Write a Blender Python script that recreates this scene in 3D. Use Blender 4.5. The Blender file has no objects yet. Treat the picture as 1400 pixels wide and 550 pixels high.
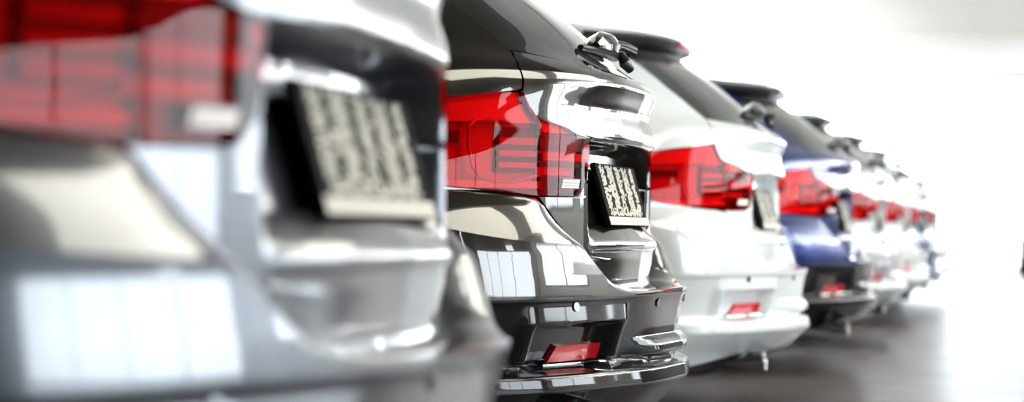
import bpy, bmesh, math, random
import numpy as np
from mathutils import Vector, Matrix

PI = math.pi
SC = bpy.context.scene
COL = SC.collection

# ------------------------------------------------------------------ car body shape
# car coordinates: origin on the ground under the rearmost point of the bumper,
# +x points backwards, -y is the car's left side, +z up (metres)
def pchip(xs, ys):
    xs = np.array(xs, float); ys = np.array(ys, float)
    h = np.diff(xs); d = np.diff(ys) / h; n = len(xs); m = np.zeros(n)
    for i in range(1, n - 1):
        if d[i-1] * d[i] > 0:
            w1 = 2*h[i] + h[i-1]; w2 = h[i] + 2*h[i-1]
            m[i] = (w1 + w2) / (w1/d[i-1] + w2/d[i])
    m[0] = d[0]; m[-1] = d[-1]
    def f(x):
        x = np.clip(np.asarray(x, float), xs[0], xs[-1])
        i = np.clip(np.searchsorted(xs, x, side='right') - 1, 0, n - 2)
        t = (x - xs[i]) / h[i]
        return ((2*t**3-3*t**2+1)*ys[i] + (t**3-2*t**2+t)*h[i]*m[i]
                + (-2*t**3+3*t**2)*ys[i+1] + (t**3-t**2)*h[i]*m[i+1])
    return f

def lin(xs, ys):
    return lambda x: np.interp(np.asarray(x, float), xs, ys)

def sstep(a, b, x):
    t = np.clip((np.asarray(x, float) - a) / (b - a), 0, 1)
    return t*t*(3 - 2*t)

def sbox(a, b, w, x):
    return sstep(a - w/2, a + w/2, x) * (1 - sstep(b - w/2, b + w/2, x))

class Plan:
    def __init__(self, pts):
        a = np.array(pts, float)
        P = np.concatenate([[0], np.cumsum(np.hypot(*np.diff(a, axis=0).T))])
        self.y = pchip(P, a[:, 0]); self.x = pchip(P, a[:, 1]); self.max = P[-1]
        self.ps = np.linspace(0, P[-1], 4000)
        self.px = self.x(self.ps); self.py = self.y(self.ps)
    def of_x(self, x): return np.interp(-np.asarray(x, float), -self.px, self.ps)
    def of_y(self, y):
        k = self.ps < 1.45
        return np.interp(y, self.py[k], self.ps[k])

BODY = Plan([(0,0),(.2,-.008),(.42,-.055),(.55,-.108),(.64,-.165),(.74,-.24),(.82,-.325),(.87,-.415),(.897,-.54),(.905,-.75),(.905,-1.5),(.905,-2.4),(.9,-3.4),(.88,-3.85),(.83,-4.12),(.72,-4.33),(.55,-4.45),(.3,-4.51),(0,-4.53)])
BUMP = Plan([(0,0),(.25,-.03),(.45,-.095),(.62,-.165),(.74,-.235),(.82,-.305),(.87,-.39),(.9,-.52),(.908,-.72),(.908,-.95)])
ZTOP = 1.49
BOWL = .016
prof_side = pchip([.2,.5,.95,1.0,1.05,1.075,1.09,1.14,1.22,1.30,1.40,1.46,1.50],
                  [-.12,-.105,-.103,-.100,-.097,-.103,-.115,-.19,-.27,-.365,-.505,-.60,-.66])
prof_mid = lin([.2,.54,.555,.565,.58,.64,.656,.662,.672,.684,.700,.714,.720,.726,.88,.900,.914,.920,.925,.932,.945,.965,.985,1.01,1.04,1.058,1.067,1.075,1.09,1.10,1.12,1.14,1.18,1.22,1.26,1.30,1.35,1.40,1.46,1.50],
               [-.11,-.09,-.093,-.114,-.117,-.110,-.107,-.101,-.098,-.103,-.119,-.134,-.142,-.158,-.205,-.205,-.190,-.125,-.108,-.102,-.102,-.102,-.102,-.101,-.098,-.096,-.097,-.102,-.115,-.130,-.160,-.19,-.23,-.27,-.316,-.365,-.435,-.505,-.60,-.66])
wid = pchip([.2,.35,.5,.7,.85,.95,1.0,1.1,1.2,1.3,1.4,1.46,1.5],[.86,.88,.90,.905,.90,.882,.868,.835,.80,.755,.70,.65,.56])
front = pchip([.2,.70,.76,.82,.90,1.0,1.1,1.25,1.4,1.46,1.5],[0,0,.03,.16,.62,1.12,1.28,1.52,1.78,1.90,2.0])

def S(p, z, off=0.0, mid=True):
    """The car's left skin: p is the distance along the plan from the rear centre, z the height."""
    def raw(p, z):
        y = BODY.y(p); x = BODY.x(p)
        x = np.where(x < -1.7, -1.7 + (x + 1.7)*(2.83 - front(z))/2.83, x)
        r = 1 - np.clip((-x - .9)/1.2, 0, 1)
        k = (1 - sstep(.385, .425, y)) if mid else 0
        pr = prof_side(z)*(1 - k) + prof_mid(z)*k
        pr = pr - BOWL*np.exp(-((z - 1.005)/.036)**2)*(1 - sstep(.28, .64, y))*sstep(.926, .95, z)*(1 - sstep(1.05, 1.068, z))
        return np.stack([x + pr*r, -y*wid(z)/.905, z + 0*p], -1)
    p = np.asarray(p, float); z = np.asarray(z, float)
    p, z = np.broadcast_arrays(p, z)
    P = raw(p, z)
    if np.any(off):
        e = 2e-3
        n = np.cross(raw(p, z + e) - raw(p, z - e), raw(p + e, z) - raw(p - e, z))
        n /= np.linalg.norm(n, axis=-1, keepdims=True) + 1e-12
        P = P + n*off
    return P

_up = [(.546,-.0025),(.552,.0),(.566,-.0007),(.585,-.0019),(.60,-.0031),(.66,-.0110),(.70,-.021),(.76,-.040),(.82,-.06)]
_low = [(.18,-.14),(.26,-.075),(.30,-.030),(.325,-.004),(.338,.009),(.350,.008),(.370,.004),(.376,-.004),(.382,-.030)]
bump_prof = lin(*zip(*(_low + [(.392,-.030),(.400,-.014),(.407,.000),(.414,.002),(.428,-.001),(.440,-.010),(.450,-.022),(.47,-.021),(.535,-.008)] + _up)))
bump_soft = lin(*zip(*(_low + [(.396,-.056),(.404,-.055),(.47,-.034),(.535,-.010)] + _up)))
def SB(p, z, off=0.0):
    """The bumper's left skin."""
    def raw(p, z):
        y = BUMP.y(p); x = BUMP.x(p)
        c = 1 - sstep(.18, .36, y)
        pr = bump_prof(z)*c + bump_soft(z)*(1 - c)
        pocket = sbox(.41, .695, .035, y)*sbox(.388, .488, .016, z)
        ridge = sbox(.368, .735, .03, y)*np.clip((.541 - z)/.046, 0, 1)*sstep(.385, .41, z)
        side = 1 - sstep(.80, .90, y)*.6
        return np.stack([x + pr*side - .054*pocket + .0215*ridge, -y*wid(z)/.905, z + 0*p], -1)
    p = np.asarray(p, float); z = np.asarray(z, float)
    p, z = np.broadcast_arrays(p, z)
    P = raw(p, z)
    if np.any(off):
        e = 2e-3
        n = np.cross(raw(p, z + e) - raw(p, z - e), raw(p + e, z) - raw(p - e, z))
        n /= np.linalg.norm(n, axis=-1, keepdims=True) + 1e-12
        P = P + n*off
    return P

# ------------------------------------------------------------------ mesh helpers
class MB:
    """Collects vertices and faces; build() links them as one mesh object."""
    def __init__(s): s.v = []; s.f = []; s.m = []
    def add(s, vs, fs, mi=0):
        b = len(s.v); s.v += [tuple(map(float, q)) for q in vs]
        s.f += [tuple(b + i for i in f) for f in fs]; s.m += [mi]*len(fs)
        return s
    def grid(s, R, flange=0.0, mi=0, out=None, mirror=False, sides='btlr'):
        """R: (rows, cols, 3) array. flange folds the edge inwards by that depth. out: a point inside, faces look away from it."""
        R = np.asarray(R, float); r, c = R.shape[:2]
        du = np.gradient(R, axis=1); dv = np.gradient(R, axis=0)
        n = np.cross(du, dv); n /= np.linalg.norm(n, axis=-1, keepdims=True) + 1e-9
        if out is not None:
            if np.sum(n*(R - np.asarray(out))) < 0: n = -n; flip = True
            else: flip = False
        else: flip = False
        idx = np.arange(r*c).reshape(r, c)
        fs = []
        for i in range(r - 1):
            for j in range(c - 1):
                q = (idx[i, j], idx[i, j+1], idx[i+1, j+1], idx[i+1, j])
                fs.append(q[::-1] if flip else q)
        V = [*R.reshape(-1, 3)]
        if flange:
            def rim(ids, pts, nn, rev):
                b = len(V); V.extend(pts - nn*flange)
                for k in range(len(ids) - 1):
                    q = (ids[k], b + k, b + k + 1, ids[k+1])
                    fs.append(q[::-1] if rev ^ flip else q)
            if 'b' in sides: rim(idx[0], R[0], n[0], False)
            if 't' in sides: rim(idx[-1], R[-1], n[-1], True)
            if 'l' in sides: rim(idx[:, 0], R[:, 0], n[:, 0], True)
            if 'r' in sides: rim(idx[:, -1], R[:, -1], n[:, -1], False)
        s.add(V, fs, mi)
        if mirror:
            s.add([(q[0], -q[1], q[2]) for q in V], [f[::-1] for f in fs], mi)
        return s
    def box(s, lo, hi, mi=0):
        x0,y0,z0 = lo; x1,y1,z1 = hi
        v = [(x0,y0,z0),(x1,y0,z0),(x1,y1,z0),(x0,y1,z0),(x0,y0,z1),(x1,y0,z1),(x1,y1,z1),(x0,y1,z1)]
        return s.add(v, [(0,3,2,1),(4,5,6,7),(0,1,5,4),(1,2,6,5),(2,3,7,6),(3,0,4,7)], mi)
    def tube(s, pts, rad, n=10, mi=0, caps=True, flat=1.0):
        pts = [Vector(p) for p in pts]; rad = rad if hasattr(rad, '__len__') else [rad]*len(pts)
        V = []; F = []
        up = Vector((0,0,1))
        for i, p in enumerate(pts):
            t = (pts[min(i+1, len(pts)-1)] - pts[max(i-1, 0)]).normalized()
            a = t.cross(up)
            if a.length < 1e-3: a = t.cross(Vector((0,1,0)))
            a.normalize(); b = a.cross(t)
            for k in range(n):
                w = 2*PI*k/n
                V.append(p + (a*math.cos(w) + b*math.sin(w)*flat)*rad[i])
        for i in range(len(pts) - 1):
            for k in range(n):
                F.append((i*n+k, i*n+(k+1) % n, (i+1)*n+(k+1) % n, (i+1)*n+k))
        if caps: F += [tuple(range(n))[::-1], tuple(range((len(pts)-1)*n, len(pts)*n))]
        return s.add(V, F, mi)
    def lathe(s, prof, n=40, axis='y', at=(0,0,0), mi=0):
        V = []; F = []; m = len(prof)
        for k in range(n):
            w = 2*PI*k/n
            for (r, h) in prof:
                a, b = r*math.cos(w), r*math.sin(w)
                V.append({'y': (a, h, b), 'x': (h, a, b), 'z': (a, b, h)}[axis])
        for k in range(n):
            k2 = (k+1) % n
            for j in range(m - 1):
                F.append((k*m+j, k*m+j+1, k2*m+j+1, k2*m+j))
        return s.add([(v[0]+at[0], v[1]+at[1], v[2]+at[2]) for v in V], F, mi)
    def prism(s, outline, vec, mi=0):
        n = len(outline); o = [Vector(p) for p in outline]; v = Vector(vec)
        return s.add(o + [p + v for p in o], [tuple(range(n))[::-1], tuple(range(n, 2*n))] + [(i, (i+1) % n, n+(i+1) % n, n+i) for i in range(n)], mi)
    def build(s, name, mats, parent=None, sharp=35, fix=False, bevel=0):
        me = bpy.data.meshes.new(name)
        me.from_pydata(s.v, [], s.f)
        mats = mats if isinstance(mats, (list, tuple)) else [mats]
        for m in mats: me.materials.append(m)
        me.polygons.foreach_set('material_index', s.m)
        bm = bmesh.new(); bm.from_mesh(me)
        bmesh.ops.remove_doubles(bm, verts=bm.verts, dist=1e-5)
        if fix: bmesh.ops.recalc_face_normals(bm, faces=bm.faces)
        bm.to_mesh(me); bm.free()
        me.polygons.foreach_set('use_smooth', [True]*len(me.polygons))
        me.set_sharp_from_angle(angle=math.radians(sharp))
        o = bpy.data.objects.new(name, me); COL.objects.link(o)
        if parent is not None: o.parent = parent
        if bevel:
            b = o.modifiers.new('Bevel', 'BEVEL'); b.width = bevel; b.segments = 2; b.limit_method = 'ANGLE'
        return o

def tag(o, label, cat, group=None, kind=None):
    if label: o['label'] = label
    if cat: o['category'] = cat
    if group: o['group'] = group
    if kind: o['kind'] = kind
    return o
def structure(o):
    o['kind'] = 'structure'; return o

# ------------------------------------------------------------------ materials
def mat(name, col, rough=.5, metal=0., coat=0., spec=.5, trans=0., emit=None):
    m = bpy.data.materials.new(name); m.use_nodes = True
    b = m.node_tree.nodes['Principled BSDF']
    b.inputs['Base Color'].default_value = (*col, 1)
    b.inputs['Roughness'].default_value = rough
    b.inputs['Metallic'].default_value = metal
    b.inputs['Coat Weight'].default_value = coat
    b.inputs['Coat Roughness'].default_value = .015
    b.inputs['Specular IOR Level'].default_value = spec
    if emit:
        b.inputs['Emission Color'].default_value = (*emit[0], 1); b.inputs['Emission Strength'].default_value = emit[1]
    return m

def paint(name, col, metal=0., rough=.3, coat=1., flake=True):
    m = mat(name, col, rough, metal, coat)
    nt = m.node_tree; b = nt.nodes['Principled BSDF']
    b.inputs['Coat IOR'].default_value = 1.7
    tc = nt.nodes.new('ShaderNodeTexCoord'); nz = nt.nodes.new('ShaderNodeTexNoise'); nz.inputs['Scale'].default_value = 900
    mr = nt.nodes.new('ShaderNodeMapRange'); mr.inputs[3].default_value = rough*.85; mr.inputs[4].default_value = rough*1.15
    nt.links.new(tc.outputs['Object'], nz.inputs['Vector']); nt.links.new(nz.outputs[0], mr.inputs[0]); nt.links.new(mr.outputs[0], b.inputs['Roughness'])
    return m

def clear(name, tint, ior=1.27):
    """A thin coloured pane: tinted see-through with a mirror-like front."""
    m = bpy.data.materials.new(name); m.use_nodes = True; nt = m.node_tree; nt.nodes.clear()
    o = nt.nodes.new('ShaderNodeOutputMaterial'); mx = nt.nodes.new('ShaderNodeMixShader')
    t = nt.nodes.new('ShaderNodeBsdfTransparent'); g = nt.nodes.new('ShaderNodeBsdfGlossy'); fr = nt.nodes.new('ShaderNodeFresnel')
    t.inputs[0].default_value = (*tint, 1); g.inputs[0].default_value = (1,1,1,1); g.inputs['Roughness'].default_value = .01
    fr.inputs[0].default_value = ior
    nt.links.new(fr.outputs[0], mx.inputs[0]); nt.links.new(t.outputs[0], mx.inputs[1]); nt.links.new(g.outputs[0], mx.inputs[2])
    nt.links.new(mx.outputs[0], o.inputs[0])
    return m

M = dict(
    silver=paint('silver_paint', (.11,.118,.135), .75, .28, .7),
    black=paint('black_paint', (.018,.017,.014), .6, .18),
    white=paint('white_paint', (.70,.74,.755), .0, .35),
    blue=paint('blue_paint', (.006,.022,.13), .45, .25),
    pale=paint('pale_silver_paint', (.72,.73,.75), .4, .3),
    navy=paint('dark_blue_paint', (.02,.04,.10), .4, .25),
    pearl=paint('pearl_white_paint', (.84,.84,.82), .0, .32),
    grey=paint('dark_grey_paint', (.012,.018,.035), .2, .25),
    plastic=mat('black_plastic', (.012,.012,.013), .45),
    gloss=mat('black_gloss_trim', (.006,.006,.007), .06, coat=.6),
    valance=mat('black_lower_bumper', (.006,.006,.007), .05, spec=.5),
    satin=mat('black_satin_trim', (.010,.011,.012), .32, spec=.3),
    liner=mat('dark_liner', (.008,.008,.009), .7),
    chrome=mat('chrome', (.85,.86,.88), .06, 1.0),
    steel=mat('brushed_steel', (.45,.45,.46), .25, 1.0),
    alloy=mat('alloy', (.55,.56,.58), .22, 1.0),
    rubber=mat('tyre_rubber', (.018,.018,.018), .75),
    glass=mat('dark_window_glass', (.022,.028,.027), .02, coat=1., spec=.9),
    frit=mat('window_border', (.012,.013,.013), .06, coat=1., spec=.6),
    lens=clear('red_lens', (.96,.085,.10)),
    clearlens=clear('clear_lens', (.95,.96,.97)),
    lamp_red=mat('lamp_red_reflector', (.58,.05,.05), .3),
    lamp_pink=mat('lamp_bright_reflector', (.95,.30,.28), .3),
    lamp_dark=mat('lamp_dark_recess', (.07,.004,.006), .35),
    guide=mat('lamp_light_guide', (.95,.65,.50), .2, coat=.4),
    rev=mat('reversing_lens', (.78,.74,.76), .12, coat=.6),
    red=mat('red_reflector', (.55,.006,.012), .15, coat=.6),
    plate=mat('plate_black', (.008,.008,.008), .9, spec=.08),
    print=mat('plate_print', (.62,.60,.53), .85, spec=.1),
)

# ------------------------------------------------------------------ one car
IN = (-2.0, 0, .7)
p_end = float(BODY.of_x(-.696))      # the skin's own x there is -.80
WHEELS = (-.84, -3.65)
ARCH = .355
# tailgate edge along the lamp, shut line and rear window (height -> distance along the plan)
gap_hi = pchip([.9310,.9311,.952,.973,.982,1.033,1.066,1.081,1.110,1.134,1.18,1.255,1.49],[.432,.436,.535,.636,.648,.690,.690,.690,.660,.628,.640,.663,.66])
gap_lo = pchip([.548,.556,.572,.612,.674,.734,.7855],[.10,.20,.315,.395,.483,.568,.622])
tip = pchip([.786,.792,.815,.85,.896,.920,.931],[.500,.474,.449,.434,.426,.426,.432])
def tail_edge(z):
    z = np.asarray(z, float)
    return np.where(z < .7857, gap_lo(z), np.where(z < .931, tip(z), gap_hi(z))) - .0025
seam = pchip([.785,.87,.942,.973,.982,1.033],[.607,.606,.611,.636,.648,.689])     # lamp, between its wing half and its tailgate half
nose = pchip([.787,.793,.799,.806,.83,.86,.93,.985,1.0,1.012,1.022,1.033],[.62,.68,.77,.888,1.00,1.06,1.10,1.06,.98,.889,.79,.70])   # its front end
def interp_rows(zs, pa, pb, n, off=0, f=S, **k):
    t = np.linspace(0, 1, n)
    return np.stack([f(a + (b - a)*t, z + 0*t, off, **k) for z, a, b in zip(zs, pa, pb)])

def make_wheel(parent, x, side):
    y0 = side*.80
    t = MB(); R = .318
    t.lathe([(.225,-.095),(.235,-.108),(.29,-.112),(.308,-.100),(R,-.085),(R,-.03),(R-.006,-.026),(R-.006,-.02),(R,-.016),(R,.016),(R-.006,.02),(R-.006,.026),(R,.03),(R,.085),(.308,.100),(.29,.112),(.235,.108),(.225,.095)], 48, 'y', (x, y0, R))
    w = t.build('wheel', M['rubber'], parent, sharp=30, fix=True)
    r = MB()
    r.lathe([(.226,-.10),(.236,-.104),(.232,-.095),(.205,-.085),(.200,.09),(.226,.10)], 48, 'y', (x, y0, R))
    f = side*.085
    for k in range(5):
        for d in (-.16, .16):
            a = 2*PI*k/5 + .3
            c0 = (x + .05*math.cos(a + d*2.2), y0 + f*1.05, R + .05*math.sin(a + d*2.2))
            c1 = (x + .215*math.cos(a + d), y0 + f*.92, R + .215*math.sin(a + d))
            r.tube([c0, c1], [.019, .014], 8, flat=1.0)
    r.lathe([(.0,.1*side),(.03,.1*side),(.065,.088*side),(.07,.05*side)], 24, 'y', (x, y0, R))
    r.build('rim', M['alloy'], w, fix=True)
    d = MB(); d.lathe([(.0,.02*side),(.16,.02*side),(.16,-.01*side),(.0,-.01*side)], 32, 'y', (x, y0, R))
    d.build('brake_disc', M['steel'], w, fix=True)

def make_lamp(parent, side):
    flip = (lambda R: R*np.array([1, side*-1, 1]))
    n = 26
    # wing half
    zs = np.concatenate([np.linspace(.789, .812, 8), np.linspace(.82, 1.0, 22), np.linspace(1.004, 1.031, 8)])
    pa = seam(zs) + .002; pb = np.maximum(nose(zs) - .003, pa + .002)
    o = MB(); o.grid(flip(interp_rows(zs, pa, pb, n, .002)), .010, out=IN)
    lens = o.build('tail_lamp', M['lens'], parent)
    h = MB()
    def zone(z0, z1, a0, a1, off, mi, nz=8):
        z = np.linspace(z0, z1, nz)
        A = np.maximum(pa_(z), a0); B = np.minimum(pb_(z), a1)
        B = np.maximum(B, A + .001)
        h.grid(flip(interp_rows(z, A, B, 16, off, mid=False)), .012, mi, out=IN)
    pa_ = lambda z: seam(z) + .003
    pb_ = lambda z: np.maximum(nose(z) - .006, seam(z) + .006)
    zone(.790, 1.030, 0, 2, -.034, 0, 30)          # back of the housing
    zone(.958, 1.029, 0, 2, -.016, 1, 14)          # upper reflector field
    zone(.912, .938, .845, 1.1, -.020, 2, 6)       # dark band outboard
    zone(.842, .950, .612, .735, -.028, 2, 14)     # dark field inboard of the light guide
    zone(.908, .924, .612, .73, -.018, 0, 5)       # with three red bars
    zone(.880, .894, .612, .73, -.018, 0, 5)
    zone(.853, .866, .612, .73, -.018, 0, 5)
    zone(.806, .822, 0, 2, -.010, 1, 6)            # bright strip along the bottom
    zone(.790, .803, 0, 2, -.012, 2, 4)
    h.build('lamp_housing', [M['lamp_red'], M['lamp_pink'], M['lamp_dark']], lens)
    g = MB()
    path = [(.72,.962),(.78,.964),(.812,.960),(.827,.945),(.826,.90),(.812,.85),(.795,.832),(.76,.822),(.70,.820),(.66,.827),(.615,.836)]
    pts = S(np.array([q[0] for q in path]), np.array([q[1] for q in path]), -.009, mid=False)
    dense = []
    for i in range(len(pts) - 1):
        for k in range(4): dense.append(pts[i] + (pts[i+1] - pts[i])*k/4)
    dense.append(pts[-1])
    g.tube(flip(np.array(dense)), .0042, 8)
    g.build('light_guide', M['guide'], lens, fix=True)
    # tailgate half
    zs = np.concatenate([np.linspace(.789, .80, 6), np.linspace(.806, .925, 20), np.linspace(.9305, .972, 12)])
    pa = np.where(zs < .931, tip(zs), gap_hi(zs)) + .002
    pb = np.maximum(seam(zs) - .002, pa + .0015)
    o = MB(); o.grid(flip(interp_rows(zs, pa, pb, 16, .002, mid=False)), .010, out=IN)
    lens2 = o.build('tail_lamp', M['lens'], parent)
    h = MB()
    pa_ = lambda z: np.where(np.asarray(z) < .931, tip(z), gap_hi(z)) + .005
    pb_ = lambda z: np.maximum(seam(z) - .005, pa_(z) + .002)
    zone(.790, .970, 0, 2, -.032, 0, 26)
    zone(.938, .969, 0, 2, -.012, 1, 6)
    zone(.896, .934, 0, 2, -.018, 2, 6)
    zone(.872, .890, 0, 2, -.010, 0, 6)
    zone(.858, .869, 0, 2, -.020, 2, 4)
    zone(.792, .838, 0, 2, -.018, 2, 6)
    h.build('lamp_housing', [M['lamp_red'], M['lamp_pink'], M['lamp_dark']], lens2)
    r = MB()
    z = np.linspace(.808, .829, 7); z = z
    R = interp_rows(z, .470 + (.829 - z)*.3, .538 + (.829 - z)*.35, 10, .0035, mid=False)
    R[1::2] -= np.array([.0016, 0, 0])
    r.grid(flip(R), .010, out=IN)
    r.build('reversing_lamp', M['rev'], lens2, sharp=20)

def make_car():
    root = bpy.data.objects.new('car', None); COL.objects.link(root)
    pm = M['silver']
    # --- inner liner: what shows in the shut lines and behind the arches
    l = MB()
    l.grid(np.concatenate([S(np.linspace(0, BODY.max, 90), z, -.048)[None] for z in np.concatenate([np.linspace(.50, .72, 10), np.linspace(.725, .93, 14), np.linspace(.95, 1.46, 12)])]), out=IN, mirror=True)
    l.box((-4.3,-.60,.19), (-.42,.60,.50))
    l.build('inner_shell', M['liner'], root)
    # --- painted shell
    b = MB()
    ps = np.concatenate([np.linspace(p_end, float(BODY.of_x(-1.25)), 40), np.linspace(float(BODY.of_x(-1.3)), float(BODY.of_x(-3.25)), 20), np.linspace(float(BODY.of_x(-3.28)), float(BODY.of_x(-4.02)), 34), np.linspace(float(BODY.of_x(-4.06)), BODY.max, 22)])
    xs = S(ps, .6)[:, 0]
    zl = np.full(len(ps), .235)
    for wx in WHEELS:
        d2 = ARCH**2 - (xs - wx)**2
        zl = np.where(d2 > 0, np.maximum(zl, .325 + np.sqrt(np.maximum(d2, 0))), zl)
    t = np.linspace(0, 1, 24)
    b.grid(np.stack([S(ps, zl + (.995 - zl)*k, 0) for k in t]), .02, out=IN, mirror=True)
    # quarter panel round the lamp and up the rear pillar
    zs = np.concatenate([np.linspace(.800, .812, 5), np.linspace(.83, .995, 14)])
    b.grid(interp_rows(zs, nose(zs) + .004, np.full(len(zs), p_end), 20), .014, out=IN, mirror=True, sides='bl')
    zs = np.concatenate([np.linspace(.995, 1.031, 9), np.linspace(1.036, 1.06, 5)])
    pa = np.where(zs < 1.0325, nose(np.minimum(zs, 1.033)) + .004, gap_hi(zs) + .0035)
    b.grid(interp_rows(zs, pa, np.full(len(zs), p_end), 24), .014, out=IN, mirror=True, sides='l')
    zs = np.concatenate([np.linspace(1.06, 1.16, 12), np.linspace(1.18, ZTOP, 16)])
    pwin = p_end
    b.grid(interp_rows(zs, gap_hi(zs) + .0035, np.full(len(zs), pwin), 20), .014, out=IN, mirror=True, sides='lr')
    # belt, pillars and roof rail round the side windows
    pf = float(BODY.of_x(-3.62))
    pw = np.linspace(pwin, pf, 40)
    b.grid(np.stack([S(pw, z) for z in np.linspace(.995, 1.03, 3)]), .012, out=IN, mirror=True, sides='t')
    b.grid(np.stack([S(pw, z) for z in np.linspace(1.395, ZTOP, 8)]), .012, out=IN, mirror=True, sides='b')
    zs = np.linspace(.995, ZTOP, 18)
    b.grid(interp_rows(zs, np.full(18, pf), np.full(18, float(BODY.of_x(-4.02))), 10), .012, out=IN, mirror=True, sides='lr')
    # roof
    pr = np.linspace(.0, BODY.max, 80)
    ring = S(pr, ZTOP)
    rows = []
    for k in np.linspace(1, 0, 12):
        q = ring.copy(); q[:, 1] *= k; q[:, 2] = ZTOP + .018*(1 - k*k)*np.minimum(1, np.abs(ring[:, 1])/.3); rows.append(q)
    b.grid(np.stack(rows), out=IN, mirror=True)
    b.build('body_shell', pm, root)
    # --- glass
    g = MB()
    g.grid(np.stack([S(pw, z, -.005) for z in np.linspace(1.022, 1.40, 10)]), out=IN)
    g.build('side_window', M['glass'], root)
    g = MB()
    g.grid(np.stack([S(pw, z, -.005) for z in np.linspace(1.022, 1.40, 10)])*np.array([1,-1,1]), out=IN)
    g.build('side_window', M['glass'], root)
    g = MB()
    pz = np.linspace(float(BODY.of_x(-4.0)), BODY.max, 24)
    half = np.stack([S(pz, z, -.003) for z in np.linspace(1.0, ZTOP - .01, 14)])
    g.grid(half, out=IN, mirror=True); g.build('windscreen', M['glass'], root)
    # --- tailgate
    tz = np.concatenate([[.549,.552,.556,.560,.565,.572], np.linspace(.58,.652,12), [.656,.659,.662,.666,.672,.678,.684,.692,.700,.708,.714,.717,.720,.723,.726,.74,.76,.7845,.7856,.7862,.792], np.linspace(.80,.88,9), [.89,.900,.907,.914,.917,.920,.9225,.925,.928,.931,.9311,.936,.941,.948,.957,.966,.976], np.linspace(.985,1.04,12), [1.045,1.05,1.054,1.058,1.061,1.064,1.067,1.070,1.073]])
    base = lambda p: np.interp(p, [0,.28,.487,.622], [1.099,1.101,1.120,1.134])
    s = np.concatenate([np.linspace(0, .80, 34), np.linspace(.82, 1, 14)])
    def trow(z):
        pe = float(tail_edge(z))
        # columns are denser where the recess for the number plate begins
        if pe > .44:
            br = BODY.of_y(.385), BODY.of_y(.425)
            a = np.concatenate([np.linspace(0, br[0], 26), np.linspace(br[0], min(br[1], pe), 10)[1:], np.linspace(min(br[1], pe), pe, 14)[1:]])
        else: a = np.concatenate([np.linspace(0, pe*.85, 34), np.linspace(pe*.85, pe, 15)[1:]])
        return a
    rows = [S(trow(z), z) for z in tz]
    for k in np.linspace(0, 1, 10)[1:]:
        pp = trow(1.075); zz = 1.073 + (base(pp) - .004 - 1.073)*k
        pe = tail_edge(zz); pp = np.minimum(pp*(tail_edge(1.12) if False else 1), pe)
        rows.append(S(pp, zz))
    half = np.stack(rows)
    full = np.concatenate([(half*np.array([1,-1,1]))[:, ::-1], half[:, 1:]], axis=1)
    tb = MB(); tb.grid(full, .013, out=IN)
    tg = tb.build('tailgate', pm, root, sharp=40)
    # rear window: dark border and glass
    a = np.linspace(0, 1, 40)
    def wrow(k, off):
        pp = a*.645; zb = base(np.minimum(pp, .622)) + .003
        z = zb + (1.475 - zb)*k
        pe = gap_hi(z) - .006
        return S(a*pe, z, off)
    half = np.stack([wrow(k, -.004) for k in np.linspace(0, 1, 26)])
    full = np.concatenate([(half*np.array([1,-1,1]))[:, ::-1], half[:, 1:]], axis=1)
    w = MB(); r0, c0 = full.shape[:2]
    w.grid(full, .010, out=IN)
    wo = w.build('rear_window', [M['glass'], M['frit']], root)
    # printed border, as a second material on the outer ring of faces
    me = wo.data
    k = 0
    for i in range(r0 - 1):
        for j in range(c0 - 1):
            if (i < 2 or i > r0 - 4 or j < 6 or j > c0 - 8): me.polygons[k].material_index = 1
            k += 1
    # --- roof spoiler with the third brake lamp
    sp = MB()
    yy = np.linspace(-.60, .60, 41)
    te = -.475 - .30*np.abs(yy/.60)**3.2
    sec = []
    for y, x in zip(yy, te):
        e = max(0., 1 - abs(y/.60)**6)
        sec.append([(-.98, y, 1.496+.010*e), (-.80, y, 1.502+.006*e), (x-.10, y, 1.490+.004*e), (x-.02, y, 1.474), (x, y, 1.470-.004*e), (x, y, 1.462-.010*e), (x-.012, y, 1.450-.022*e), (x-.07, y, 1.440-.030*e), (x-.19, y, 1.425-.015*e), (-.98, y, 1.45)])
    sec = np.array(sec); n = sec.shape[1]
    V = sec.reshape(-1, 3); F = []; mi = []
    for i in range(len(yy) - 1):
        for j in range(n):
            F.append((i*n+j, i*n+(j+1) % n, (i+1)*n+(j+1) % n, (i+1)*n+j)); mi.append(0 if j in (0,1,2,3,9) else 1)
    F += [tuple(range(n)), tuple(range((len(yy)-1)*n, len(yy)*n))[::-1]]; mi += [0, 0]
    sp.v = [tuple(q) for q in V]; sp.f = F; sp.m = mi
    so = sp.build('roof_spoiler', [pm, M['satin']], root, fix=True, sharp=30)
    bl = MB()
    for i in range(1):
        y = np.linspace(-.17, .17, 12); x = -.475 - .30*np.abs(y/.60)**3.2
        R = np.stack([np.stack([x + .004 - np.maximum(0, 1.452-z)*.5, y, z + 0*y], -1) for z in np.linspace(1.430, 1.458, 5)])
        bl.grid(R, .014, out=IN)
    bl.build('brake_lamp', M['red'], so)
    # --- bumper
    C = lambda p: .545 + .012*(1 - sstep(.1, .5, p))
    U = pchip([0,.35,.40,.451,.522,.56,.584,.62,.666,.762,.844,.919,1.02,1.12,1.30],[.564,.556,.561,.573,.623,.656,.671,.676,.678,.683,.692,.703,.722,.735,.735])
    pE = float(BUMP.of_x(-.70))
    def arch_p(z):       # where the bumper ends at the wheel arch
        z = np.asarray(z, float)
        d = np.sqrt(np.maximum(ARCH**2 - np.maximum(z - .325, 0)**2, 0))
        x = np.where(z < .68, -.84 + d + .006, -.80)
        return BUMP.of_x(np.maximum(x, -.80))
    pc = np.concatenate([np.linspace(0, .40, 26), np.linspace(.41, .61, 36), np.linspace(.62, 1, 24)])
    sc = np.concatenate([pc[:-1]*1.0, [1.0]])
    rows = []
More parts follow.
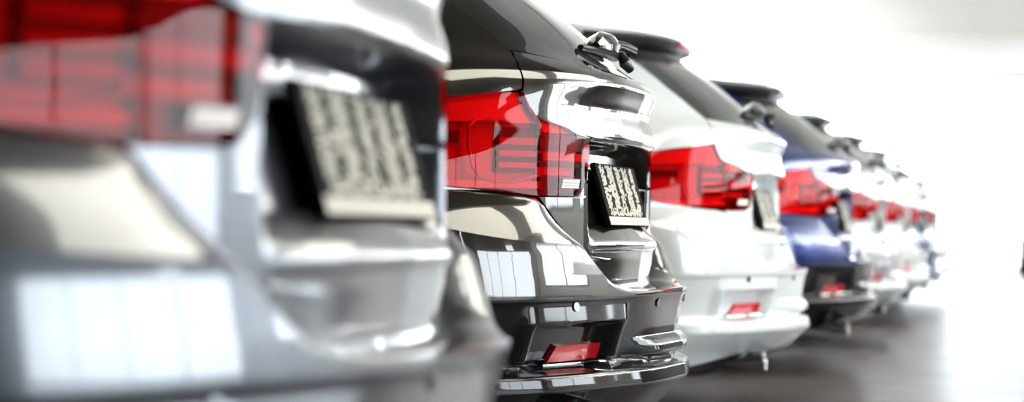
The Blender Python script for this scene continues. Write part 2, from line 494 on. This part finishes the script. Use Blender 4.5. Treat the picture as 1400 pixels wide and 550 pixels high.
    for k in np.concatenate([np.linspace(0, .08, 3), np.linspace(.12, 1, 18)]):
        # end column follows the arch
        z_end = .545 + (.735 - .545)*k; pe = float(arch_p(z_end))
        p = np.where(pc <= .62, pc, .62 + (pc - .62)/.38*(pe - .62))
        z = C(p) + (U(p) - C(p))*k
        rows.append(SB(p, z, .001))
    up = np.stack(rows)
    # shoulder: from the upper edge of the face in to the tailgate and the lamp
    p = np.where(pc <= .62, pc, .62 + (pc - .62)/.38*(float(arch_p(.735)) - .62))
    outer = SB(p, U(p), .001)
    ip = pchip([0,.20,.35,.451,.522,.584,.666,.762,.844,.919,1.0,1.15,1.4],[0,.20,.325,.395,.435,.484,.568,.632,.74,.888,.99,1.15,1.38])
    iz = pchip([0,.20,.35,.451,.522,.584,.666,.745,.762,.844,.919,1.0,1.15,1.4],[.546,.552,.571,.606,.634,.671,.733,.778,.783,.792,.802,.798,.795,.795])
    inner = S(ip(p), iz(p), -.001, mid=False)
    mid_ = S(np.minimum(ip(p), .40), iz(p), -.001); m_ = (ip(p) < .40)[:, None]
    inner = np.where(m_, mid_, inner)
    rows = []
    for k in np.linspace(0, 1, 10):
        q = outer + (inner - outer)*k
        bul = math.sin(PI*k)*.007
        q = q + np.array([bul*.6, 0, bul]); q[:, 1] -= bul*.6*sstep(.5, .9, p)
        rows.append(q)
    sh = np.stack(rows)
    bm_ = MB()
    for R in (up, sh):
        full = np.concatenate([(R*np.array([1,-1,1]))[:, ::-1], R[:, 1:]], axis=1)
        bm_.grid(full, .008, out=(-1.2, 0, .3), sides='btlr')
    bp = bm_.build('rear_bumper', pm, root, sharp=28)
    # lower half of the bumper with the lamp pockets and the two ledges
    zlo = lambda p: np.interp(p, [0,.40,.60,.80,1.4], [.262,.262,.245,.215,.205])
    tv = np.concatenate([np.linspace(0, .42, 34), np.linspace(.43, .90, 56), np.linspace(.91, 1, 8)])
    rows = []
    sz = np.concatenate([np.linspace(0, .25, 8), np.linspace(.27, .62, 44), np.linspace(.63, 1, 46)])
    ph = np.concatenate([np.linspace(0, .36, 26), np.linspace(.37, .46, 16), np.linspace(.47, .70, 22), np.linspace(.705, .82, 18), np.linspace(.84, 1.0, 8)])
    for k in sz:
        z_end = .205 + (.545 - .205)*k; pe = float(arch_p(z_end))
        p = np.where(ph <= .82, ph, .82 + (ph - .82)/.18*(pe - .82))
        top = C(p) - .0015
        z = zlo(p) + (top - zlo(p))*k
        rows.append(SB(p, z, 0))
    lo = np.stack(rows)
    full = np.concatenate([(lo*np.array([1,-1,1]))[:, ::-1], lo[:, 1:]], axis=1)
    lv = MB(); lv.grid(full, .03, out=IN)
    lo_o = lv.build('bumper_valance', pm, root, sharp=50)
    for sgn in (-1, 1):
        r = MB()
        z = np.linspace(.407, .441, 8)
        R = interp_rows(z, BUMP.of_y(.412 + 0*z), BUMP.of_y(.580 - (z - .407)*.5), 20, .010, f=SB)
        R = R if sgn < 0 else R*np.array([1,-1,1])
        r.grid(R, .012, out=IN); r.build('reflector', M['red'], bp)
        r = MB()
        q = SB(np.linspace(float(BUMP.of_y(.385)), float(BUMP.of_y(.588)), 16), .402, .012)
        q = q if sgn < 0 else q*np.array([1,-1,1])
        r.tube(q, .0035, 8); r.build('chrome_strip', M['chrome'], bp, fix=True)
        for py, z in ((.20,.531),(.585,.531)):
            r = MB(); c = S(0, .5); pp = float(BUMP.of_y(py))
            q0 = SB(pp, z, .0005); nrm = SB(pp, z, .01) - SB(pp, z, 0); nrm /= np.linalg.norm(nrm)
            a = np.array([-nrm[1], nrm[0], 0]); a /= np.linalg.norm(a); bb = np.cross(nrm, a)
            ring = [q0 + .011*(a*math.cos(w) + bb*math.sin(w)) for w in np.linspace(0, 2*PI, 17)[:-1]]
            if sgn > 0: ring = [v*np.array([1,-1,1]) for v in ring]; nn = nrm*np.array([1,-1,1])
            else: nn = nrm
            r.prism(ring, nn*.003); r.build('parking_sensor', M['gloss'], bp, fix=True)
    # underside diffuser and exhaust
    d = MB()
    yy = np.linspace(-.62, .62, 25)
    R = np.stack([np.stack([np.full_like(yy, x) - .12*np.abs(yy)**1.6, yy, z + .0*yy], -1) for x, z in ((-.085,.262),(-.11,.235),(-.22,.215),(-.40,.20))])
    d.grid(R, .01, out=(-.2,0,.5)); d.build('diffuser', M['plastic'], root)
    e = MB()
    e.lathe([(.030,-.02),(.034,.0),(.038,.06),(.040,.072),(.038,.075),(.034,.07),(.030,.0),(.0,-.02)], 28, 'x', (-.18, -.47, .225))
    e.tube([(-.5,-.44,.24),(-.30,-.47,.232),(-.17,-.47,.225)], .026, 14)
    e.build('exhaust_pipe', M['steel'], root, fix=True)
    # --- number plate in its recess
    A = Vector((-.183, 0, .876)); B = Vector((-.141, 0, .720))
    up_ = (A - B).normalized(); nrm = Vector((up_.z, 0, -up_.x)); H = (A - B).length
    def pt(y, t, d): return A + (B - A)*t + nrm*d + Vector((0, y, 0))
    pl = MB()
    for lo_, hi_, d0, d1 in (((-.262, 0.0), (.262, 1.0), -.008, .006),):
        v = [pt(lo_[0], 0, d0), pt(hi_[0], 0, d0), pt(hi_[0], 1, d0), pt(lo_[0], 1, d0), pt(lo_[0], 0, d1), pt(hi_[0], 0, d1), pt(hi_[0], 1, d1), pt(lo_[0], 1, d1)]
        pl.add(v, [(0,1,2,3),(7,6,5,4),(0,4,5,1),(1,5,6,2),(2,6,7,3),(3,7,4,0)])
    po = pl.build('license_plate', M['plate'], root, fix=True, bevel=.003)
    pr_ = MB()
    def quad(y0, y1, t0, t1, d=.0062):
        pr_.add([pt(y0,t0,.006), pt(y1,t0,.006), pt(y1,t1,.006), pt(y0,t1,.006), pt(y0,t0,d), pt(y1,t0,d), pt(y1,t1,d), pt(y0,t1,d)],
                [(0,1,2,3),(7,6,5,4),(0,4,5,1),(1,5,6,2),(2,6,7,3),(3,7,4,0)])
    quad(-.262, .262, .865, .995, .0075)           # white strip along the foot of the plate
    rnd = random.Random(4)
    NX, NT = 38, 27
    # worn white print: speckled columns between black bars
    dens = []
    for wide, d in ((2,0),(4,.74),(3,.04),(5,.8),(3,.03),(4,.72),(3,.05),(5,.78),(3,.03),(3,.7),(3,0)): dens += [d]*wide
    for i in range(NX):
        for j in range(NT):
            t0 = .04 + .80*j/NT; t1 = .04 + .80*(j+1)/NT
            y0 = -.250 + .500*i/NX; y1 = -.250 + .500*(i+1)/NX
            dd = dens[i]
            if j in (11, 12, 13) and 2 <= i <= 12: dd = .8
            if j >= 23 and 3 <= i <= 34: dd = .55
            if j == 0: dd = .5 if 2 <= i <= 34 else 0
            if rnd.random() < dd:      # one worn fleck of print, irregular and overlapping its neighbours
                cy, ct = (y0 + y1)/2 + rnd.uniform(-.003, .003), (t0 + t1)/2 + rnd.uniform(-.008, .008)
                m_ = rnd.randint(6, 8); ph = rnd.uniform(0, PI)
                ring = [(math.cos(2*PI*q/m_ + ph)*rnd.uniform(.006, .0105), math.sin(2*PI*q/m_ + ph)*rnd.uniform(.016, .034)) for q in range(m_)]
                pr_.prism([pt(min(max(cy + u, -.255), .255), min(max(ct + w, .02), .86), .006) for u, w in ring], nrm*.0002)
    pr_.build('plate_print', M['print'], po, fix=True)
    # --- rear wiper on its pivot
    wv = MB()
    arm = [(-.182,.02,1.160),(-.190,-.06,1.163),(-.200,-.13,1.164),(-.212,-.18,1.165),(-.222,-.215,1.166)]
    wv.tube(arm, [.018,.017,.013,.011,.009], 10, flat=.75)
    wv.tube([(-.165,.02,1.165),(-.150,.0,1.140),(-.140,.02,1.125)], [.013,.016,.012], 10)
    wo_ = wv.build('rear_wiper', M['plastic'], root, fix=True)
    cp = MB()
    prof_ = [(-.255,1.185),(-.235,1.205),(-.205,1.222),(-.180,1.214),(-.158,1.185),(-.160,1.166),(-.20,1.160),(-.24,1.165)]
    secs = []
    for y, k, sx in ((-.150,.25,.0),(-.12,.62,.0),(-.07,.92,0),(-.02,1.0,0),(.02,.95,0),(.036,.8,0)):
        cx, cz = -.195, 1.172
        secs.append([(cx + (x - cx)*k, y, cz + (z - cz)*k) for x, z in prof_])
    n = len(prof_); V = [q for s_ in secs for q in s_]
    F = [(i*n+j, i*n+(j+1) % n, (i+1)*n+(j+1) % n, (i+1)*n+j) for i in range(len(secs)-1) for j in range(n)] + [tuple(range(n))[::-1], tuple(range((len(secs)-1)*n, len(secs)*n))]
    cp.add(V, F); cp.build('wiper_cap', M['gloss'], wo_, fix=True, sharp=30)
    kb = MB(); kb.tube([(-.185,.030,1.190),(-.165,.055,1.183),(-.140,.075,1.172)], [.015,.019,.017], 14)
    kb.build('washer_nozzle', M['gloss'], wo_, fix=True)
    bl = MB(); bl.tube([(-.205,-.03,1.146),(-.212,-.12,1.150),(-.228,-.20,1.156)], [.006,.007,.004], 6, flat=1.6)
    bl.build('wiper_blade', M['rubber'], wo_, fix=True)
    # --- lamps, wheels, front
    for sgn in (-1, 1): make_lamp(root, sgn)
    for wx in WHEELS:
        for sgn in (-1, 1): make_wheel(root, wx, sgn)
    for sgn in (-1, 1):
        h = MB(); z = np.linspace(.64, .745, 8)
        R = interp_rows(z, float(BODY.of_x(-4.10)) + 0*z, float(BODY.of_y(.1)) + 0*z if False else np.full(8, BODY.max - .34), 20, .003)
        R = R if sgn < 0 else R*np.array([1,-1,1])
        h.grid(R, .01, out=IN); h.build('headlamp', M['clearlens'] if False else M['glass'], root)
        h = MB(); z = np.linspace(.60, .735, 8)
        R = interp_rows(z, np.full(8, BODY.max - .29), np.full(8, BODY.max - .03), 14, .006)
        R = R if sgn < 0 else R*np.array([1,-1,1])
        h.grid(R, .012, out=IN); h.build('front_grille', M['gloss'], root)
        h = MB(); h.prism([(-2.98, sgn*.86, 1.02), (-2.86, sgn*.88, 1.03), (-2.87, sgn*.90, 1.13), (-2.99, sgn*.89, 1.14), (-3.06, sgn*.87, 1.08)], (0, sgn*.15, 0))
        h.build('wing_mirror', pm, root, fix=True, bevel=.02)
    return root

PAINTED = {'silver_paint'}
def copy_car(src, loc, rotz=0., pt=None, valance=None, first=False):
    def rec(o, parent):
        c = o.copy(); COL.objects.link(c); c.parent = parent
        for ch in list(o.children): rec(ch, c)
        return c
    r = src if first else rec(src, None)
    r.location = loc; r.rotation_euler = (0, 0, rotz)
    todo = [r]
    while todo:
        o = todo.pop(); todo += list(o.children)
        if o.type != 'MESH': continue
        for s in o.material_slots:
            if s.material and s.material.name in PAINTED and pt:
                s.link = 'OBJECT'
                s.material = valance if (valance and o.name.startswith('bumper_valance')) else pt
    return r

# ------------------------------------------------------------------ the row of cars
proto = make_car()
GROUP = 'cars parked in the row'
ROW = [  # x, y of the rear centre, paint, valance, label
    (-.645, 2.53, 'silver', None, 'silver-grey car nearest the camera, at the left edge, with a big red tail lamp'),
    (-.88, 5.41, 'black', 'valance', 'glossy black car with sharp red tail lamp, between the silver-grey and the white car'),
    (-.88, 8.45, 'white', None, 'white car parked directly behind the black car, with dark roof spoiler underside'),
    (-.82, 11.36, 'blue', 'valance', 'bright blue car with black lower bumper, next to the white car'),
    (-.84, 14.31, 'pale', None, 'pale silver car just beyond the bright blue one'),
    (-.84, 17.26, 'pearl', None, 'small off-white car far down the row, before the dark blue one'),
    (-.85, 20.21, 'navy', None, 'far dark blue car, next to last in the row'),
    (-.86, 23.16, 'white', None, 'white car at the far end of the row'),
]
for i, (x, y, c, v, lab) in enumerate(ROW):
    r = copy_car(proto, (x, y, 0), 0, M[c], M[v] if v else None) if i else None
    if r: tag(r, lab, 'car', GROUP)
r = copy_car(proto, (.61, 36.0, 0), -PI/2, M['grey'])
tag(r, 'dark grey car standing by the far windows, cut off by the right picture edge', 'car')
x, y, c, v, lab = ROW[0]
copy_car(proto, (x, y, 0), .044, M[c], None, first=True); tag(proto, lab, 'car', GROUP)

# ------------------------------------------------------------------ the hall
X0, X1, Y0, Y1, H = -7.4, 7.0, -7.0, 40.0, 3.6
def noise_mat(name, c1, c2, scale, rough, stretch=(1,1,1), bump=0., spec=.5):
    m = mat(name, c1, rough, spec=spec); nt = m.node_tree; b = nt.nodes['Principled BSDF']
    tc = nt.nodes.new('ShaderNodeTexCoord'); mp = nt.nodes.new('ShaderNodeMapping'); mp.inputs['Scale'].default_value = stretch
    nz = nt.nodes.new('ShaderNodeTexNoise'); nz.inputs['Scale'].default_value = scale; nz.inputs['Detail'].default_value = 5
    mx = nt.nodes.new('ShaderNodeMix'); mx.data_type = 'RGBA'
    mx.inputs[6].default_value = (*c1, 1); mx.inputs[7].default_value = (*c2, 1)
    nt.links.new(tc.outputs['Object'], mp.inputs[0]); nt.links.new(mp.outputs[0], nz.inputs['Vector'])
    nt.links.new(nz.outputs[0], mx.inputs[0]); nt.links.new(mx.outputs[2], b.inputs['Base Color'])
    return m
def floor_mat():
    m = mat('floor_tiles', (.2,.18,.17), .16, spec=.16); nt = m.node_tree; b = nt.nodes['Principled BSDF']
    tc = nt.nodes.new('ShaderNodeTexCoord'); br = nt.nodes.new('ShaderNodeTexBrick')
    br.inputs['Scale'].default_value = 1.0; br.inputs['Brick Width'].default_value = 1.8; br.inputs['Row Height'].default_value = .45
    br.inputs['Mortar Size'].default_value = .006
    br.inputs['Color1'].default_value = (.085,.078,.072,1); br.inputs['Color2'].default_value = (.05,.046,.043,1); br.inputs['Mortar'].default_value = (.06,.055,.05,1)
    nz = nt.nodes.new('ShaderNodeTexNoise'); nz.inputs['Scale'].default_value = 3
    mr = nt.nodes.new('ShaderNodeMapRange'); mr.inputs[3].default_value = .26; mr.inputs[4].default_value = .36
    nt.links.new(tc.outputs['Object'], br.inputs['Vector']); nt.links.new(br.outputs['Color'], b.inputs['Base Color'])
    nt.links.new(tc.outputs['Object'], nz.inputs['Vector']); nt.links.new(nz.outputs[0], mr.inputs[0]); nt.links.new(mr.outputs[0], b.inputs['Roughness'])
    return m
W = dict(floor=floor_mat(), dark_ceil=noise_mat('ceiling_timber', (.13,.115,.095), (.18,.16,.13), 3, .6, (1,8,1)), ceil=noise_mat('ceiling_plaster', (.88,.87,.84), (.90,.89,.86), 2, .8),
         wall=noise_mat('wall_plaster', (.72,.71,.68), (.78,.77,.74), 2, .8), wood=noise_mat('wall_wood', (.16,.095,.06), (.24,.15,.10), 3, .45, (1,8,.6)),
         beam=noise_mat('beam_paint', (.84,.83,.80), (.86,.85,.82), 2, .7), frame=mat('window_frame_grey', (.06,.06,.065), .4), ground=noise_mat('pale_paving', (.55,.55,.54), (.62,.62,.60), .5, .8),
         pane=clear('window_pane', (.97,.98,.98), 1.2))
def sbox_obj(name, lo, hi, m): return structure(MB().box(lo, hi).build(name, m))
sbox_obj('floor', (X0, Y0, -.2), (X1, Y1, 0), W['floor'])
sbox_obj('ceiling', (X0-.2, 7.7, H), (X1+.2, Y1+.2, H+.25), W['ceil'])
sbox_obj('ceiling_near', (X0-.2, Y0-.2, H), (X1+.2, 7.7, H+.25), W['dark_ceil'])
sbox_obj('wall_left', (X0-.2, Y0, -.2), (X0, Y1, H), W['wall'])
sbox_obj('wall_back', (X0-.2, Y0-.2, -.2), (X1+.2, Y0, H), W['wood'])
k = 0
for y in (31.5, 24.5, 17.5, 10.5):
    k += 1
    sbox_obj('trim_%d' % k, (X0+.36, y, H-.09), (X1-.36, y+.35, H), W['beam'])
# right wall: piers, windows with sills and mullions
win = 0
# (from y, to y, mullions, sill, head)
bays = [(-2.2,-1.7,0,.9,3.2),(.2,6.2,3,.2,2.5),(7.0,10.2,1,.9,3.2),(11.2,16.0,2,.9,3.2),(17.0,22.4,2,.9,3.2),(23.4,28.8,2,.9,3.2),(29.8,35.2,2,.9,3.2),(36.2,39.4,1,.9,3.2)]
for nm, rng, m in (('wall_right', (Y0, 6.6), W['wood']), ('wall_right_far', (6.6, Y1), W['wall'])):
    mb = MB(); y = rng[0]
    for (a, c, n, sl, hd) in [q for q in bays if rng[0] <= q[0] < rng[1]]:
        mb.box((X1, y, -.2), (X1+.2, a, H)); mb.box((X1, a, -.2), (X1+.2, c, sl)); mb.box((X1, a, hd), (X1+.2, c, H)); y = c
    if nm == 'wall_right':      # a small window high up over the low band
        mb.box((X1, y, -.2), (X1+.2, rng[1], H)); mb = MB(); y = rng[0]
        for z0, z1, cuts in ((-.2, .2, []), (.2, .9, [(.2, 6.2)]), (.9, 2.5, [(-2.2, -1.7), (.2, 6.2)]), (2.5, 2.6, [(-2.2, -1.7)]), (2.6, 3.2, [(-2.2, -1.7), (4.45, 5.15)]), (3.2, H, [])):
            y = rng[0]
            for (a, c) in cuts: mb.box((X1, y, z0), (X1+.2, a, z1)); y = c
            mb.box((X1, y, z0), (X1+.2, rng[1], z1))
    else: mb.box((X1, y, -.2), (X1+.2, rng[1], H))
    structure(mb.build(nm, m))
for (a, c, n, sl, hd) in bays + [(4.45, 5.15, 0, 2.6, 3.2)]:
    win += 1; o = MB(); f = .05
    o.box((X1+.04, a, sl), (X1+.12, c, sl+f)); o.box((X1+.04, a, hd-f), (X1+.12, c, hd)); o.box((X1+.04, a, sl), (X1+.12, a+f, hd)); o.box((X1+.04, c-f, sl), (X1+.12, c, hd))
    for q in range(1, n+1): o.box((X1+.05, a + (c-a)*q/(n+1) - .025, sl), (X1+.11, a + (c-a)*q/(n+1) + .025, hd))
    w_ = structure(o.build('window_%d' % win, W['frame']))
    MB().box((X1+.075, a+f/2, sl+f/2), (X1+.085, c-f/2, hd-f/2)).build('pane', W['pane'], w_)
# added low dark screen beside the aisle, there to darken the cars' reflections
pw_ = MB().box((2.6, 8.2, 0), (2.72, 36.0, 1.06)).box((2.56, 8.2, 1.06), (2.76, 36.0, 1.10))
structure(pw_.build('added_dark_screen', mat('added_screen_dark', (.025,.022,.020), .5)))
# glazed far wall
x = X0
while x < X1 - .1:
    x2 = min(x + 2.4, X1); win += 1
    o = MB(); o.box((x, Y1, .0), (x+.07, Y1+.1, H)); o.box((x, Y1, 0), (x2, Y1+.1, .08)); o.box((x, Y1, H-.1), (x2, Y1+.1, H)); o.box((x, Y1+.02, 2.95), (x2, Y1+.08, 3.0))
    w_ = structure(o.build('window_%d' % win, W['beam']))
    MB().box((x+.05, Y1+.045, .05), (x2, Y1+.055, H-.05)).build('pane', W['pane'], w_)
    x = x2
structure(MB().box((X1+.2, -60, -.4), (90, 120, -.2)).build('ground', W['ground']))
structure(MB().box((-60, Y1+.1, -.4), (X1+.2, 120, -.2)).build('ground_far', W['ground']))

# ------------------------------------------------------------------ light
wd = bpy.data.worlds.new('sky'); SC.world = wd; wd.use_nodes = True
bg = wd.node_tree.nodes['Background']; bg.inputs[0].default_value = (.88,.94,1.0,1); bg.inputs[1].default_value = 10.0
def area(name, loc, rot, sx, sy, power, col=(1,1,1), portal=False):
    l = bpy.data.lights.new(name, 'AREA'); l.shape = 'RECTANGLE'; l.size = sx; l.size_y = sy; l.energy = power; l.color = col
    o = bpy.data.objects.new(name, l); COL.objects.link(o); o.location = loc; o.rotation_euler = rot
    if portal: l.cycles.is_portal = True
    return o
area('portal_right', (X1+.3, (Y0+Y1)/2, 1.95), (0, PI/2, 0), 3.3, Y1-Y0, 1, portal=True)
area('portal_far', ((X0+X1)/2, Y1+.2, 1.8), (-PI/2, 0, 0), X1-X0, 3.6, 1, portal=True)

# a long linear lamp over the aisle and added uplights along the walls
lm = MB(); lm.box((.5, 2.5, H-.09), (2.9, 9.7, H-.05))
lamp = lm.build('ceiling_light', mat('lamp_housing_white', (.8,.8,.8), .4))
structure(lamp)
df = MB()
for y0, y1 in ((2.6, 6.1), (6.8, 9.6)): df.box((.6, y0, H-.10), (2.8, y1, H-.088))
df.build('diffuser_panel', mat('lamp_diffuser', (.9,.9,.85), .5, emit=((1.0,.95,.80), 6.0)), lamp)
for nm, x, sgn in (('trim_7', X0, 1), ('trim_9', X1, -1)):  # troughs and upward lamps put in only to brighten the ceiling
    sbox_obj(nm, (min(x, x+sgn*.35), 9.0, 1.6), (max(x, x+sgn*.35), Y1, 1.65), W['beam'])
    sbox_obj(nm.replace('7','8').replace('9','10'), (min(x+sgn*.32, x+sgn*.35), 9.0, 1.65), (max(x+sgn*.32, x+sgn*.35), Y1, 1.73), W['beam'])
    area('added_uplight', (x+sgn*.17, (9.0+Y1)/2, 1.67), (PI, 0, 0), .2, Y1-9.4, 8500 if sgn > 0 else 14000, (.97,.99,1))

# ------------------------------------------------------------------ camera
cd = bpy.data.cameras.new('camera'); cam = bpy.data.objects.new('camera', cd); COL.objects.link(cam); SC.camera = cam
F = 2915.0
cd.sensor_width = 36.0; cd.lens = F/1400*36; cd.clip_start = .05; cd.clip_end = 500
th = math.atan(717/F); pit = math.atan(45/F)
cam.location = (0, 0, .70)
fw = Vector((-math.sin(th)*math.cos(pit), math.cos(th)*math.cos(pit), math.sin(pit)))
cam.rotation_euler = fw.to_track_quat('-Z', 'Y').to_euler()
cd.dof.use_dof = True; cd.dof.focus_distance = 5.15; cd.dof.aperture_fstop = 2.35
SC.view_settings.view_transform = 'Standard'; SC.view_settings.look = 'None'
SC.view_settings.gamma = 1; SC.view_settings.use_curve_mapping = False; SC.view_settings.exposure = 0.15
SC.cycles.max_bounces = 10; SC.cycles.diffuse_bounces = 4; SC.cycles.glossy_bounces = 5; SC.cycles.transparent_max_bounces = 16
SC.cycles.caustics_reflective = False; SC.cycles.caustics_refractive = False
SC.cycles.sample_clamp_indirect = 12
